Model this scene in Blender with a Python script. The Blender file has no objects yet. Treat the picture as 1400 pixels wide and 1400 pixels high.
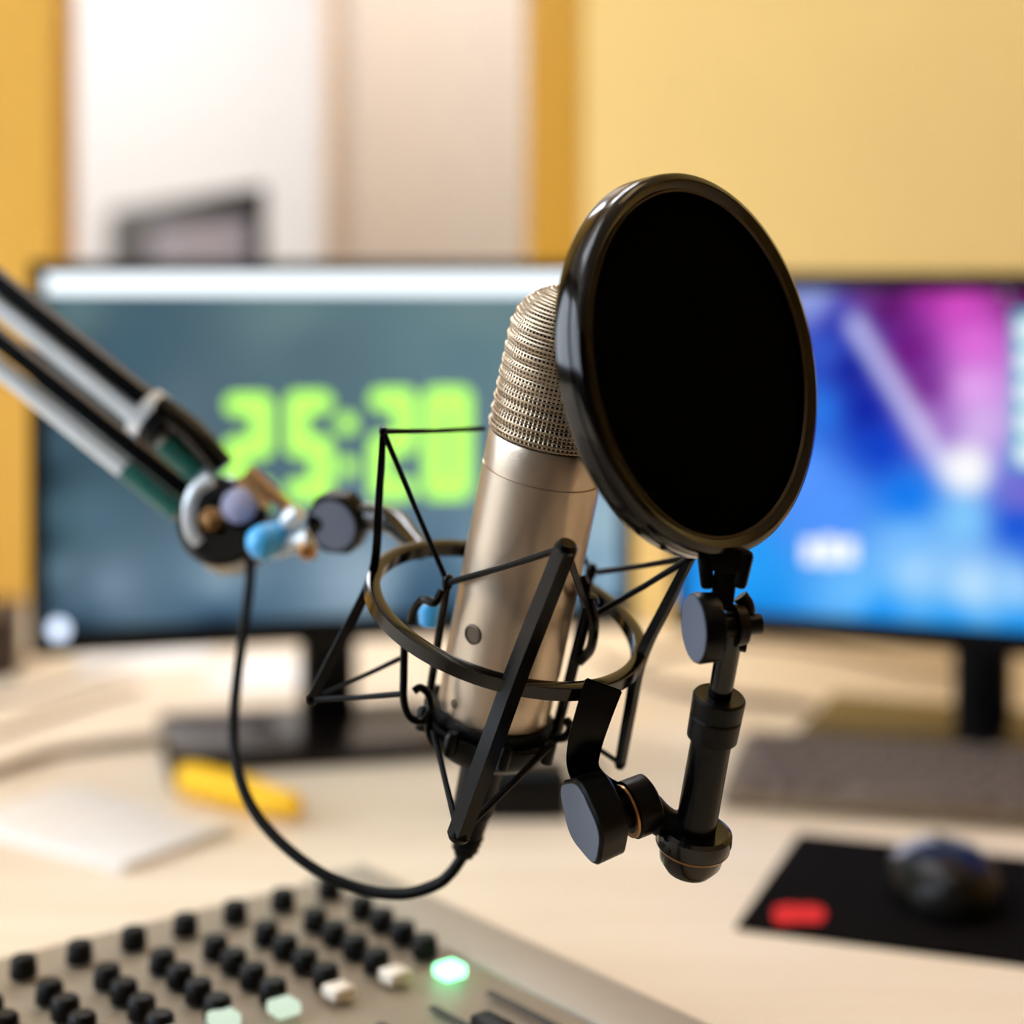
import bpy, bmesh, math, random
from mathutils import Vector, Matrix
random.seed(7)
S = bpy.context.scene
COL = S.collection
F = 2500.0            # focal length in pixels of a 1400 px frame
ZD = 0.74             # desk top
ZC = ZD + 0.386       # lens height
HZ = 360.0            # horizon row
def P(px, py, d):
    return Vector(((px-700)/F*d, d, ZC-(py-HZ)/F*d))
def ray(px, py):
    return Vector(((px-700)/F, 1.0, -(py-HZ)/F))
def on_z(px, py, z):
    d = F*(ZC-z)/(py-HZ)
    return P(px, py, d)
def on_plane(px, py, o, n):
    r = ray(px, py); c = Vector((0, 0, ZC))
    t = (o-c).dot(n)/r.dot(n)
    return c+r*t

# ------------------------------------------------------------------ materials
def lin(c):
    return tuple(((v/255)/12.92 if v/255 <= .04045 else ((v/255+.055)/1.055)**2.4) for v in c)
MATS = {}
def mat(name, rgb, rough=.5, metal=0., spec=.5, var=.06, scale=60., bump=0., bscale=300., coat=0.):
    m = bpy.data.materials.new(name); m.use_nodes = True
    nt = m.node_tree; b = nt.nodes['Principled BSDF']
    tc = nt.nodes.new('ShaderNodeTexCoord')
    nz = nt.nodes.new('ShaderNodeTexNoise'); nz.inputs['Scale'].default_value = scale; nz.inputs['Detail'].default_value = 4
    nt.links.new(tc.outputs['Object'], nz.inputs['Vector'])
    mx = nt.nodes.new('ShaderNodeMix'); mx.data_type = 'RGBA'
    c = lin(rgb)
    mx.inputs[6].default_value = (*[v*(1-var) for v in c], 1)
    mx.inputs[7].default_value = (*[min(1, v*(1+var)) for v in c], 1)
    nt.links.new(nz.outputs['Fac'], mx.inputs[0]); nt.links.new(mx.outputs[2], b.inputs['Base Color'])
    b.inputs['Roughness'].default_value = rough; b.inputs['Metallic'].default_value = metal
    b.inputs['Specular IOR Level'].default_value = spec
    b.inputs['Coat Weight'].default_value = coat
    if bump:
        n2 = nt.nodes.new('ShaderNodeTexNoise'); n2.inputs['Scale'].default_value = bscale
        nt.links.new(tc.outputs['Object'], n2.inputs['Vector'])
        bp = nt.nodes.new('ShaderNodeBump'); bp.inputs['Strength'].default_value = bump; bp.inputs['Distance'].default_value = .001
        nt.links.new(n2.outputs['Fac'], bp.inputs['Height']); nt.links.new(bp.outputs['Normal'], b.inputs['Normal'])
    MATS[name] = m; return m
EXPO = .36
def emat(name, rgb, strength=1., attr=None):
    m = bpy.data.materials.new(name); m.use_nodes = True
    nt = m.node_tree; b = nt.nodes['Principled BSDF']
    b.inputs['Base Color'].default_value = (.002, .002, .002, 1); b.inputs['Roughness'].default_value = .5
    b.inputs['Specular IOR Level'].default_value = .06
    b.inputs['Emission Strength'].default_value = strength if name.startswith('lamp') else strength*2**-EXPO
    if attr:
        a = nt.nodes.new('ShaderNodeVertexColor'); a.layer_name = attr
        nt.links.new(a.outputs['Color'], b.inputs['Emission Color'])
    else:
        b.inputs['Emission Color'].default_value = (*lin(rgb), 1)
    MATS[name] = m; return m


m_black = mat('black_plastic', (3, 3, 3), .34, 0, .17)
m_satin = mat('satin_black_metal', (3, 3, 3), .24, 0, .17)
m_gloss = mat('gloss_black', (4, 4, 4), .13, 0, .36)
m_knob = mat('knob_face_grey', (88, 96, 112), .45, 0, .5)
m_rubber = mat('black_rubber', (5, 5, 5), .5, 0, .18)
m_cord = mat('black_elastic', (3, 3, 3), .45, 0, .12)
m_mesh = mat('black_nylon_mesh', (2, 2, 2), .95, 0, .02)
m_nickel = mat('satin_nickel', (198, 183, 164), .34, .88, .5, var=.03, scale=150, bump=.05, bscale=900)
m_nickel_d = mat('groove_nickel', (95, 82, 70), .45, .7)
m_grille = mat('grille_wire', (186, 168, 144), .36, .85, .5)
m_grillecore = mat('grille_core', (50, 40, 30), .65, .3, .3)
m_brass = mat('bronze_bolt', (170, 128, 84), .3, .9)
m_silver = mat('silver_metal', (214, 222, 228), .3, .35, .5)
m_blue = mat('blue_plastic', (70, 176, 240), .25, 0, .6)
m_teal = mat('teal_reflection', (20, 92, 84), .3, 0, .5)  # monitor colours reflected in the arm, put into a teal base colour
m_dark = mat('monitor_black', (5, 5, 6), .4, 0, .2)
m_base = mat('monitor_base_black', (16, 13, 12), .16, 0, .4)
m_panel = mat('console_grey_panel', (152, 139, 120), .5, .0, .4)
m_panel_l = mat('console_light_panel', (168, 157, 140), .5, 0, .4)
m_kn = mat('console_knob_black', (7, 6, 6), .5, 0, .2)
m_btn = mat('console_button_ivory', (238, 228, 212), .35)
m_slot = mat('fader_slot', (40, 35, 30), .6)
m_white = mat('white_plastic', (240, 234, 228), .4)
m_paper = mat('paper', (242, 238, 234), .8, 0, .2, var=.02)
m_yellowpad = mat('yellow_plastic', (246, 192, 36), .5, 0, .2)
m_green = mat('green_plastic', (120, 175, 30), .45)
m_red = mat('red_print', (215, 34, 30), .7, 0, .2)
m_pad = mat('mouse_pad_cloth', (13, 10, 9), .9, 0, .04, bump=.2, bscale=1500)
m_key = mat('keycap_grey', (104, 89, 74), .5, 0, .3)
m_keyb = mat('keyboard_case', (112, 96, 78), .45, 0, .35)
m_keyl = mat('key_legend', (200, 195, 190), .5)
m_grey = mat('mouse_grey', (140, 142, 156), .4, .0, .4)
m_cab = mat('beige_cable', (188, 164, 132), .55)
m_cabd = mat('brown_cable', (120, 92, 55), .55)
m_wood_sp = mat('speaker_brown', (58, 40, 26), .55, bump=.1)
m_door = mat('door_beige', (240, 235, 232), .6)
m_jamb = mat('jamb_tan', (232, 212, 190), .6)
m_wallw = mat('white_wall_paint', (244, 243, 241), .8, 0, .2, var=.01)
m_ceil = mat('ceiling_white', (238, 232, 222), .85, 0, .2, var=.01)
m_floor = mat('floor_carpet', (120, 96, 70), .9, 0, .1, bump=.3)
m_tv = mat('grey_glass', (158, 160, 190), .3, 0, .3)

# yellow acoustic wall with fine horizontal grooves
def wall_mat(name, rgb):
    m = mat(name, rgb, .75, 0, .2, var=.04, scale=3)
    nt = m.node_tree; b = nt.nodes['Principled BSDF']
    tc = nt.nodes.new('ShaderNodeTexCoord'); w = nt.nodes.new('ShaderNodeTexWave')
    w.bands_direction = 'Z'; w.inputs['Scale'].default_value = 40; w.inputs['Distortion'].default_value = .0
    nt.links.new(tc.outputs['Object'], w.inputs['Vector'])
    bp = nt.nodes.new('ShaderNodeBump'); bp.inputs['Strength'].default_value = .5; bp.inputs['Distance'].default_value = .0016
    nt.links.new(w.outputs['Fac'], bp.inputs['Height']); nt.links.new(bp.outputs['Normal'], b.inputs['Normal'])
    return m
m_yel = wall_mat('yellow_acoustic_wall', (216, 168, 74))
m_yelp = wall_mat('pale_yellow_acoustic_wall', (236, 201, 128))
m_amber = mat('amber_shaded_end', (180, 130, 30), .7, 0, .3)  # shade on the splayed wall end, painted as a deeper amber
m_tan = mat('tan_wall_darkened', (84, 68, 48), .8, 0, .2)  # unseen walls, darkened so the black parts reflect less

# light wood laminate desk
m_desk = mat('desk_laminate', (236, 214, 184), .45, 0, .3, var=.02)
def wood(m):
    nt = m.node_tree; b = nt.nodes['Principled BSDF']
    tc = nt.nodes.new('ShaderNodeTexCoord'); mp = nt.nodes.new('ShaderNodeMapping'); mp.inputs['Scale'].default_value = (1.2, 22, 1)
    mp.inputs['Rotation'].default_value = (0, 0, .25)
    nz = nt.nodes.new('ShaderNodeTexNoise'); nz.inputs['Scale'].default_value = 2.2; nz.inputs['Detail'].default_value = 6; nz.inputs['Distortion'].default_value = .6
    cr = nt.nodes.new('ShaderNodeValToRGB')
    cr.color_ramp.elements[0].position = .3; cr.color_ramp.elements[0].color = (*lin((230, 211, 184)), 1)
    cr.color_ramp.elements[1].position = .7; cr.color_ramp.elements[1].color = (*lin((240, 225, 202)), 1)
    nt.links.new(tc.outputs['Object'], mp.inputs['Vector']); nt.links.new(mp.outputs['Vector'], nz.inputs['Vector'])
    nt.links.new(nz.outputs['Fac'], cr.inputs['Fac']); nt.links.new(cr.outputs['Color'], b.inputs['Base Color'])
wood(m_desk)

# ------------------------------------------------------------------ mesh helpers
def frame(a):
    a = a.normalized()
    h = Vector((0, 0, 1)) if abs(a.z) < .9 else Vector((1, 0, 0))
    u = h.cross(a).normalized(); v = a.cross(u).normalized()
    return u, v, a
def lathe(bm, prof, O, A, n=64, closed=False, lobes=0, lobe_amp=0., caps=True, roll=0.):
    u, v, a = frame(A); rings = []
    for s, r in prof:
        ring = []
        for i in range(n):
            t = 2*math.pi*i/n+roll
            rr = r*(1+lobe_amp*math.cos(lobes*t)) if lobes else r
            ring.append(bm.verts.new(O+a*s+u*rr*math.cos(t)+v*rr*math.sin(t)))
        rings.append(ring)
    m = len(rings)
    for k in range(m if closed else m-1):
        A0, B0 = rings[k], rings[(k+1) % m]
        for i in range(n):
            j = (i+1) % n
            bm.faces.new((A0[i], A0[j], B0[j], B0[i]))
    if caps and not closed:
        bm.faces.new(rings[0][::-1]); bm.faces.new(rings[-1])
def catmull(pts, sub=8):
    out = []; n = len(pts)
    for i in range(n-1):
        p0 = pts[max(i-1, 0)]; p1 = pts[i]; p2 = pts[i+1]; p3 = pts[min(i+2, n-1)]
        for k in range(sub):
            t = k/sub
            out.append(.5*((2*p1)+(-p0+p2)*t+(2*p0-5*p1+4*p2-p3)*t*t+(-p0+3*p1-3*p2+p3)*t**3))
    out.append(pts[-1].copy()); return out
def tube(bm, pts, r, n=12, square=False, smooth=0, closed=False):
    if smooth: pts = catmull(pts, smooth)
    N = len(pts); rs = r if isinstance(r, (list, tuple)) else [r]*N
    if len(rs) != N: rs = [rs[0]+(rs[-1]-rs[0])*i/(N-1) for i in range(N)]
    if square: n = 4
    prev = None; rings = []
    for i, p in enumerate(pts):
        if closed: t = (pts[(i+1) % N]-pts[i-1]).normalized()
        else: t = (pts[min(i+1, N-1)]-pts[max(i-1, 0)]).normalized()
        if prev is None:
            h = Vector((0, 0, 1)) if abs(t.z) < .95 else Vector((1, 0, 0))
            u = (h-t*h.dot(t)).normalized()
        else:
            u = (prev-t*prev.dot(t)).normalized()
        prev = u; v = t.cross(u); ring = []
        for k in range(n):
            a = 2*math.pi*k/n+(math.pi/4 if square else 0)
            q = rs[i]*(1.414 if square else 1)
            ring.append(bm.verts.new(p+u*q*math.cos(a)+v*q*math.sin(a)))
        rings.append(ring)
    for i in range(N if closed else N-1):
        A0, B0 = rings[i], rings[(i+1) % N]
        for k in range(n):
            j = (k+1) % n; bm.faces.new((A0[k], A0[j], B0[j], B0[k]))
    if not closed:
        bm.faces.new(rings[0][::-1]); bm.faces.new(rings[-1])
def box(bm, c, size, M=None, bev=0., seg=2):
    """box centred at c; M: 3x3 rotation"""
    t = bmesh.new(); bmesh.ops.create_cube(t, size=1)
    for v in t.verts: v.co = Vector((v.co.x*size[0], v.co.y*size[1], v.co.z*size[2]))
    if bev: bmesh.ops.bevel(t, geom=t.edges[:], offset=bev, segments=seg, affect='EDGES', profile=.5)
    M = M or Matrix.Identity(3); vm = {}
    for v in t.verts: vm[v] = bm.verts.new(M @ v.co + Vector(c))
    for f in t.faces: bm.faces.new([vm[v] for v in f.verts])
    t.free()
def prism(bm, poly, z0, z1, bev=0., seg=2):
    t = bmesh.new()
    lo = [t.verts.new((x, y, z0)) for x, y in poly]; hi = [t.verts.new((x, y, z1)) for x, y in poly]
    n = len(poly)
    t.faces.new(lo[::-1]); t.faces.new(hi)
    for i in range(n): t.faces.new((lo[i], lo[(i+1) % n], hi[(i+1) % n], hi[i]))
    bmesh.ops.recalc_face_normals(t, faces=t.faces[:])
    if bev: bmesh.ops.bevel(t, geom=t.edges[:], offset=bev, segments=seg, affect='EDGES', profile=.5)
    vm = {v: bm.verts.new(v.co) for v in t.verts}
    for f in t.faces: bm.faces.new([vm[v] for v in f.verts])
    t.free()
def xform(bm, M):
    bmesh.ops.transform(bm, matrix=M, verts=bm.verts[:])
def rootloc(o):
    while o.parent: o = o.parent
    return o.location
def obj(name, bm, m, parent=None, local=False, ang=35, label=None):
    bmesh.ops.recalc_face_normals(bm, faces=bm.faces[:])
    if parent is not None and not local:
        L = rootloc(parent)
        for v in bm.verts: v.co -= L
    me = bpy.data.meshes.new(name); bm.to_mesh(me); bm.free()
    for p in me.polygons: p.use_smooth = True
    me.set_sharp_from_angle(angle=math.radians(ang))
    me.materials.append(m)
    o = bpy.data.objects.new(name, me); COL.objects.link(o)
    if parent is not None: o.parent = parent
    if label: o['label'] = label
    return o
def thing(name, label, cat, loc, rz=0., group=None):
    o = bpy.data.objects.new(name, None); COL.objects.link(o); o.empty_display_size = .02
    o.location = loc; o.rotation_euler = (0, 0, rz); o['label'] = label; o['category'] = cat
    if group: o['group'] = group
    return o
def tag(o, label, cat, group=None):
    o['label'] = label; o['category'] = cat
    if group: o['group'] = group
    return o
def struct(name, bm, m, label=None):
    o = obj(name, bm, m); o['kind'] = 'structure'
    o['label'] = label or name.replace('_', ' '); o['category'] = name.split('_')[0]
    return o
def B(): return bmesh.new()

# ------------------------------------------------------------------ the room
XL, XR, YF, HC = -2.3, 2.3, -2.4, 2.7
YB = 2.1
bm = B(); box(bm, (0, 1.1, -.05), (5, 7.4, .1)); struct('floor', bm, m_floor, 'brown carpet floor of the studio')
bm = B(); box(bm, (0, 1.1, HC+.05), (5, 7.4, .1)); struct('ceiling', bm, m_ceil, 'white ceiling of the studio')
# yellow back wall, left of the opening
xo = (75-700)/F*YB
bm = B(); box(bm, ((XL-.1+xo)/2, YB+.05, HC/2), (xo-XL+.1, .1, HC)); struct('wall_back', bm, m_yel, 'yellow acoustic wall left of the opening')
# right part, turned with the desk, with a wide splayed end
yaw = math.radians(-22)
dx, dy = math.cos(yaw), math.sin(yaw)
p0 = (.085, 2.0)
L = 1.9
p1 = (p0[0]+dx*L, p0[1]+dy*L)
bm = B(); prism(bm, [(.0785, 2.006), p0, p1, (p1[0]+.3, p1[1]+.5), (.4, 2.3), (.0785, 2.3)], 0, HC)
struct('wall_right_splayed', bm, m_yelp, 'yellow acoustic wall behind the right monitor')
bm = B(); prism(bm, [(.016, 2.115), (.078, 2.004), (.078, 2.3), (.02, 2.3)], 0, HC, .004); struct('trim_shaded_end', bm, m_amber, 'splayed wall end at the right side of the opening, shade painted in amber')
bm = B(); box(bm, (XR+.05, -.2, HC/2), (.1, 4.7, HC)); struct('wall_right', bm, m_yel, 'yellow right wall')
bm = B(); box(bm, (0, YF-.05, HC/2), (4.8, .1, HC)); struct('wall_front', bm, m_tan, 'tan wall behind the viewer')
# left wall with a window opening
wy0, wy1, wz0, wz1 = -1.3, 1.7, .95, 2.35
bm = B()
box(bm, (XL-.05, (YF+wy0)/2, HC/2), (.1, wy0-YF, HC)); box(bm, (XL-.05, (wy1+4.75)/2, HC/2), (.1, 4.75-wy1, HC))
box(bm, (XL-.05, (wy0+wy1)/2, wz0/2), (.1, wy1-wy0, wz0)); box(bm, (XL-.05, (wy0+wy1)/2, (wz1+HC)/2), (.1, wy1-wy0, HC-wz1))
struct('wall_left', bm, m_tan, 'tan left wall with a window')
bm = B()
for y in (wy0+.025, (wy0+wy1)/2, wy1-.025): box(bm, (XL-.05, y, (wz0+wz1)/2), (.06, .05, wz1-wz0))
for z in (wz0+.025, wz1-.025): box(bm, (XL-.05, (wy0+wy1)/2, z), (.06, wy1-wy0, .05))
win = struct('window_1', bm, m_white, 'white framed window in the left wall')
mg = bpy.data.materials.new('window_glass'); mg.use_nodes = True
nt = mg.node_tree; nt.nodes.clear()
o_ = nt.nodes.new('ShaderNodeOutputMaterial'); tr = nt.nodes.new('ShaderNodeBsdfTransparent'); gl = nt.nodes.new('ShaderNodeBsdfGlossy')
gl.inputs['Roughness'].default_value = .02; mxs = nt.nodes.new('ShaderNodeMixShader'); mxs.inputs[0].default_value = .06
nt.links.new(tr.outputs[0], mxs.inputs[1]); nt.links.new(gl.outputs[0], mxs.inputs[2]); nt.links.new(mxs.outputs[0], o_.inputs[0])
bm = B(); box(bm, (XL-.05, (wy0+wy1)/2, (wz0+wz1)/2), (.006, wy1-wy0-.06, wz1-wz0-.06)); obj('pane', bm, mg, win)
# room beyond the opening
YR = 4.6
bm = B(); box(bm, (0, YR+.05, HC/2), (4.8, .1, HC)); struct('wall_far', bm, m_wallw, 'white wall of the room beyond the opening')
bm = B(); box(bm, (XR+.05, 3.45, HC/2), (.1, 2.5, HC)); struct('wall_far_right', bm, m_wallw, 'white side wall of the room beyond')
yd = 3.0
xd0 = (466-700)/F*yd
bm = B(); box(bm, (xd0+.45, yd+.06, 1.03), (.9, .04, 2.06), bev=.003); d1 = struct('door_1', bm, m_door, 'pale beige door beyond the opening')
bm = B()
box(bm, (xd0+.83, yd+.02, 1.03), (.02, .05, .02)); tube(bm, [Vector((xd0+.83, yd+.0, 1.03)), Vector((xd0+.71, yd+.0, 1.03))], .009)
obj('door_handle', bm, m_silver, d1)
xj = (441-700)/F*yd
bm = B()
box(bm, ((xj+xd0)/2, yd+.06, 1.05), (xd0-xj-.002, .12, 2.1), bev=.003); box(bm, (xd0+.95, yd+.06, 1.05), (.09, .12, 2.1), bev=.003)
box(bm, (xd0+.45, yd+.06, 2.14), (1.1, .12, .07), bev=.003)
struct('trim_1', bm, m_jamb, 'tan door frame around the beige door')
bm = B()
box(bm, ((xj+xd0)/2+.5, yd+.06, 2.45), (1.16, .1, .5)); box(bm, (xd0+1.65, yd+.06, HC/2), (1.3, .1, HC))
struct('wall_door', bm, m_door, 'beige partition around the door')
# ceiling lights; the warm one and the far pair are added fill
m_lamp = emat('lamp_panel', (240, 246, 255), 5.6)
def clight(x, y, sx, sy, label, m=m_lamp):
    t = thing('ceiling_light', label, 'ceiling light', (x, y, HC))
    bm = B(); box(bm, (x, y, HC-.015), (sx+.05, sy+.05, .03), bev=.004); obj('frame', bm, m_white, t)
    bm = B(); box(bm, (x, y, HC-.032), (sx, sy, .006)); obj('diffuser', bm, m, t)
clight(-1.1, 1.0, 1.0, .9, 'square white ceiling panel light over the left end of the desk')
m_lampw = emat('lamp_fill_warm', (255, 216, 162), 3.6)  # warm fill, added to turn the microphone's right side golden
clight(.85, .95, .6, .5, 'added small warm ceiling fill panel over the right end of the desk', m_lampw)
m_lamp2 = emat('lamp_fill_far', (246, 249, 255), 14)
clight(-1.2, 3.3, 1.0, 1.0, 'added square ceiling fill panel in the white room beyond', m_lamp2)  # unseen lamp added to whiten the far wall

clight(-.25, 2.52, .7, .45, 'added oblong ceiling fill panel above the beige door', m_lamp2)  # unseen lamp added to brighten the door face

# ------------------------------------------------------------------ desk
t = thing('desk', 'long pale wood studio desk under the monitors and mixing console', 'desk', (0, 1.3, 0))
bm = B()
prism(bm, [(-2.1, .42), (1.55, .42), (1.55, p0[1]+dy*(1.55-p0[0])/dx-.004), (p0[0], p0[1]-.004), (.073, 2.0), (.018, 2.098), (-2.1, 2.098)], ZD-.03, ZD, .002)
obj('desktop', bm, m_desk, t)
for x in (-1.9, 1.4):
    bm = B(); box(bm, (x, .95, (ZD-.03)/2), (.03, .8, ZD-.031), bev=.002); obj('side_panel', bm, m_desk, t)

# ------------------------------------------------------------------ microphone
M0 = P(695, 870, .75); M1 = P(752, 590, .732)
am = (M1-M0).normalized(); RM = .0243
mic = thing('microphone', 'satin nickel large condenser microphone leaning in the black shock mount', 'microphone', M0-am*.037)
bm = B()
lathe(bm, [(-.037, .0001), (-.037, .0205), (-.0355, .0222), (-.033, .0232), (-.020, .0236), (-.0135, .0238), (-.0130, .0230), (-.0118, .0230), (-.0113, .0240),
           (.02, .0242), (.0725, RM), (.0727, .0236), (.0735, .0236), (.0737, RM), (.0845, RM+.0001), (.0870, .0240), (.0875, .0228), (.0875, .001)], M0, am, 96)
obj('body', bm, m_nickel, mic, ang=25)
# badge and screws on the body
fr = (Vector((0, 0, ZC))-M0); fr = (fr-am*fr.dot(am)).normalized(); sd = fr.cross(am)
def on_mic(ang, s, r=RM): return M0+am*s+(fr*math.cos(ang)+sd*math.sin(ang))*r, (fr*math.cos(ang)+sd*math.sin(ang))
sgn = -1 if (P(650, 830, .74)-M0).dot(sd) < 0 else 1
bm = B(); c, nn = on_mic(sgn*.62, .006, .0241); lathe(bm, [(-.001, .0042), (.0003, .0042), (.0006, .0034), (.0002, .0032), (.0002, .0001)], c, nn, 32); obj('badge', bm, m_nickel_d, mic, label='small dark round badge')
bm = B(); c, nn = on_mic(sgn*.75, -.026, .0233); lathe(bm, [(-.001, .0018), (.0004, .0018), (.0006, .0014)], c, nn, 20); obj('screw', bm, m_nickel_d, mic)
# woven grille head
def gr_r(s):          # radius of the head along the axis
    s0, s1, s2 = .0875, .128, .149
    r = .0242-(s-s0)*.02
    if s > s1:
        q = (s-s1)/(s2-s1); r *= max(.0, 1-q**2.3)**.5
    return max(r, .0006)
bm = B()
lathe(bm, [(.087+.0615*k/40, max(.0002, gr_r(.087+.0615*k/40)-.0011)) for k in range(41)], M0, am, 64)
core = obj('grille_liner', bm, m_grillecore, mic)
u, v, a = frame(am)
bm = B(); NV = 84
fine = [(.0885+.0600*k/600, gr_r(.0885+.0600*k/600)) for k in range(601)]+[(.1487, .0015)]
arc = [0.]
for k in range(1, len(fine)): arc.append(arc[-1]+math.hypot(fine[k][0]-fine[k-1][0], fine[k][1]-fine[k-1][1]))
def at_arc(l):
    for k in range(1, len(arc)):
        if arc[k] >= l:
            q = (l-arc[k-1])/max(1e-9, arc[k]-arc[k-1])
            sv = fine[k-1][0]+(fine[k][0]-fine[k-1][0])*q; rv = fine[k-1][1]+(fine[k][1]-fine[k-1][1])*q
            return sv, rv+.00042*math.sin(2*math.pi*l/.0052)*min(1, rv/.015)
    return fine[-1]
NK = int(arc[-1]/.00165)
for k in range(NK):
    s, r0 = at_arc(k*.00165)
    if r0 < .003: continue
    pts = []
    for i in range(NV*2):
        th = math.pi*i/NV; rr = r0+(.00034 if (i+k) % 2 else -.00026)
        pts.append(M0+a*(s)+u*rr*math.cos(th)+v*rr*math.sin(th))
    tube(bm, pts, .00056, n=4, closed=True)
for i in range(NV):
    th = 2*math.pi*i/NV; pts = []
    for k in range(NK+(0 if i % 3 == 0 else -3)):
        s, rr = at_arc(k*.00165)
        rr += .0002*(1 if k % 2 else -1)
        pts.append(M0+a*s+u*rr*math.cos(th)+v*rr*math.sin(th))
    tube(bm, pts, .00044, n=4)
obj('grille', bm, m_grille, mic, ang=80)

# ------------------------------------------------------------------ shock mount
Crg = P(692, 841, .748)
vd = -ray(692, 841).normalized()
upv = (Vector((0, 0, 1))-vd*vd.z).normalized(); rtv = Vector((1, 0, 0)); rtv = (rtv-vd*rtv.dot(vd)).normalized()
ph = math.radians(16.8); th = math.acos(.4377)
ax = (vd*math.cos(th)+(upv*math.cos(ph)+rtv*math.sin(ph))*math.sin(th)).normalized()
RR = 188.5/F*.748
# ring basis: e1 along the long image axis (right-down), e2 toward the viewer
e1 = (rtv*math.cos(ph)-upv*math.sin(ph)).normalized(); e2 = e1.cross(ax)
if e2.dot(vd) < 0: e2 = -e2
def RG(ang, s=0., r=None):       # ang 0 = right, 90 = front
    q = math.radians(ang); r = RR if r is None else r
    return Crg+ax*s+(e1*math.cos(q)+e2*math.sin(q))*r
sm = thing('shock_mount', 'black cage shock mount with bent struts and elastic cords around the microphone', 'shock mount', RG(90, -.07))
bm = B()
prof = []
lathe(bm, [(-.0026, RR-.0028), (.0026, RR-.0028), (.0030, RR-.0018), (.0030, RR+.0018), (.0026, RR+.0028), (-.0026, RR+.0028), (-.0030, RR+.0018), (-.0030, RR-.0018)], Crg, ax, 96, closed=True)
obj('ring', bm, m_gloss, sm, ang=60)
tips = {}
def strut(name, top, mid, bot, r0, r1, r2):
    bm = B(); pts = catmull([top, top.lerp(mid, .5)+(mid-top.lerp(bot, .5))*.04, mid, mid.lerp(bot, .5)+(mid-top.lerp(bot, .5))*.04, bot], 6); n = len(pts)
    rs = []
    for i in range(n):
        q = i/(n-1); rs.append(r0+(r1-r0)*q*2 if q < .5 else r1+(r2-r1)*(q-.5)*2)
    tube(bm, pts, [x*.86 for x in rs], square=True)
    lathe(bm, [(-.002, r0*.9), (0, r0*1.25), (.002, r0*.9)], top, (top-mid), 12); lathe(bm, [(-.002, r2*.9), (0, r2*1.25), (.002, r2*.9)], bot, (bot-mid), 12)
    return obj('strut', bm, m_satin, sm)
Lt, Lb = P(524, 590, .735), P(425, 956, .762)
Ft, Fb = P(774, 748, .668), P(627, 1142, .700)
Rt, Rb = P(944, 762, .728), P(848, 1044, .758)
Bt, Bb = P(742, 640, .795), P(652, 950, .825)
strut('l', Lt, RG(180, 0, RR+.001), Lb, .0014, .0022, .0023)
strut('f', Ft, P(706, 922, RG(82).y-.003), Fb, .0036, .0038, .0038)
strut('r', Rt, RG(2, 0, RR+.001), Rb, .0019, .0024, .0020)
strut('b', Bt, RG(272, 0, RR+.001), Bb, .0016, .0022, .0022)
# inner cradle bars along the microphone and its base cup
mic_ax = lambda s: M0+am*s
def cbar(pa, pb, ra, rb):
    bm = B(); tube(bm, [pa, pa.lerp(pb, .5), pb], [ra, (ra+rb)/2, rb], n=10)
    lathe(bm, [(-.003, .0002), (-.002, ra*1.3), (.001, ra*1.5), (.0032, ra*1.1), (.004, .0002)], pa, (pa-pb), 16)
    return obj('cradle_bar', bm, m_satin, sm)
HL = P(612, 797, .738); HLb = P(585, 962, .752)
HR = P(806, 824, .742); HRb = P(760, 1002, .758)
HBk = P(668, 742, .785); HBb = P(640, 930, .80)
HBr = P(808, 782, .782); HBrb = P(775, 950, .79)
cbar(HL, HLb, .0016, .0017); cbar(HR, HRb, .0026, .0022); cbar(HBk, HBb, .0015, .0015); cbar(HBr, HBrb, .0018, .0018)
bm = B()
tube(bm, [P(806, 822, .738), P(812, 850, .738), P(808, 885, .742), P(792, 905, .746)], [.0022, .0042, .0046, .002], n=12, smooth=5)
obj('cradle_clip', bm, m_gloss, sm)
bm = B()
lathe(bm, [(-.052, .017), (-.0505, .022), (-.046, .0262), (-.040, .0285), (-.0375, .0288), (-.037, .0275), (-.0375, .0255), (-.0395, .0248), (-.0398, .012), (-.052, .012)], M0, am, 64, closed=True)
for k in range(8):
    q = k*math.pi/4+.2; u_, v_, a_ = frame(am)
    lathe(bm, [(-.0440, .0026), (-.036, .0030), (-.0345, .0022), (-.034, .0004)], M0+(u_*math.cos(q)+v_*math.sin(q))*.0288, am, 10)
obj('base_cup', bm, m_black, sm)
bm = B(); lathe(bm, [(-.037, .0246), (-.0345, .0250), (-.0325, .0247), (-.0325, .0238), (-.037, .0234)], M0, am, 64, closed=True); obj('base_gasket', bm, m_rubber, sm)
# wire hooks
def hook(pts, r=.0016, m=None):
    bm = B(); tube(bm, pts, r, n=10, smooth=6); return obj('hook', bm, m or m_satin, sm)
hook([P(553, 868, .738), P(552, 920, .737), P(552, 958, .736), P(560, 980, .736), P(576, 986, .736), P(588, 972, .738), P(586, 950, .74), P(575, 940, .741), P(566, 945, .741)])
hook([P(604, 808, .736), P(594, 824, .734), P(578, 820, .738), P(566, 834, .742), P(562, 850, .744)], .0017)
hook([P(797, 822, .738), P(803, 806, .736), P(798, 790, .74)], .0017)
hook([P(590, 975, .74), P(585, 990, .742), P(592, 1012, .742), P(606, 1020, .745)], .0018)
hook([P(752, 1010, .745), P(772, 1008, .742), P(780, 995, .742), P(775, 985, .745)], .0018)
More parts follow.
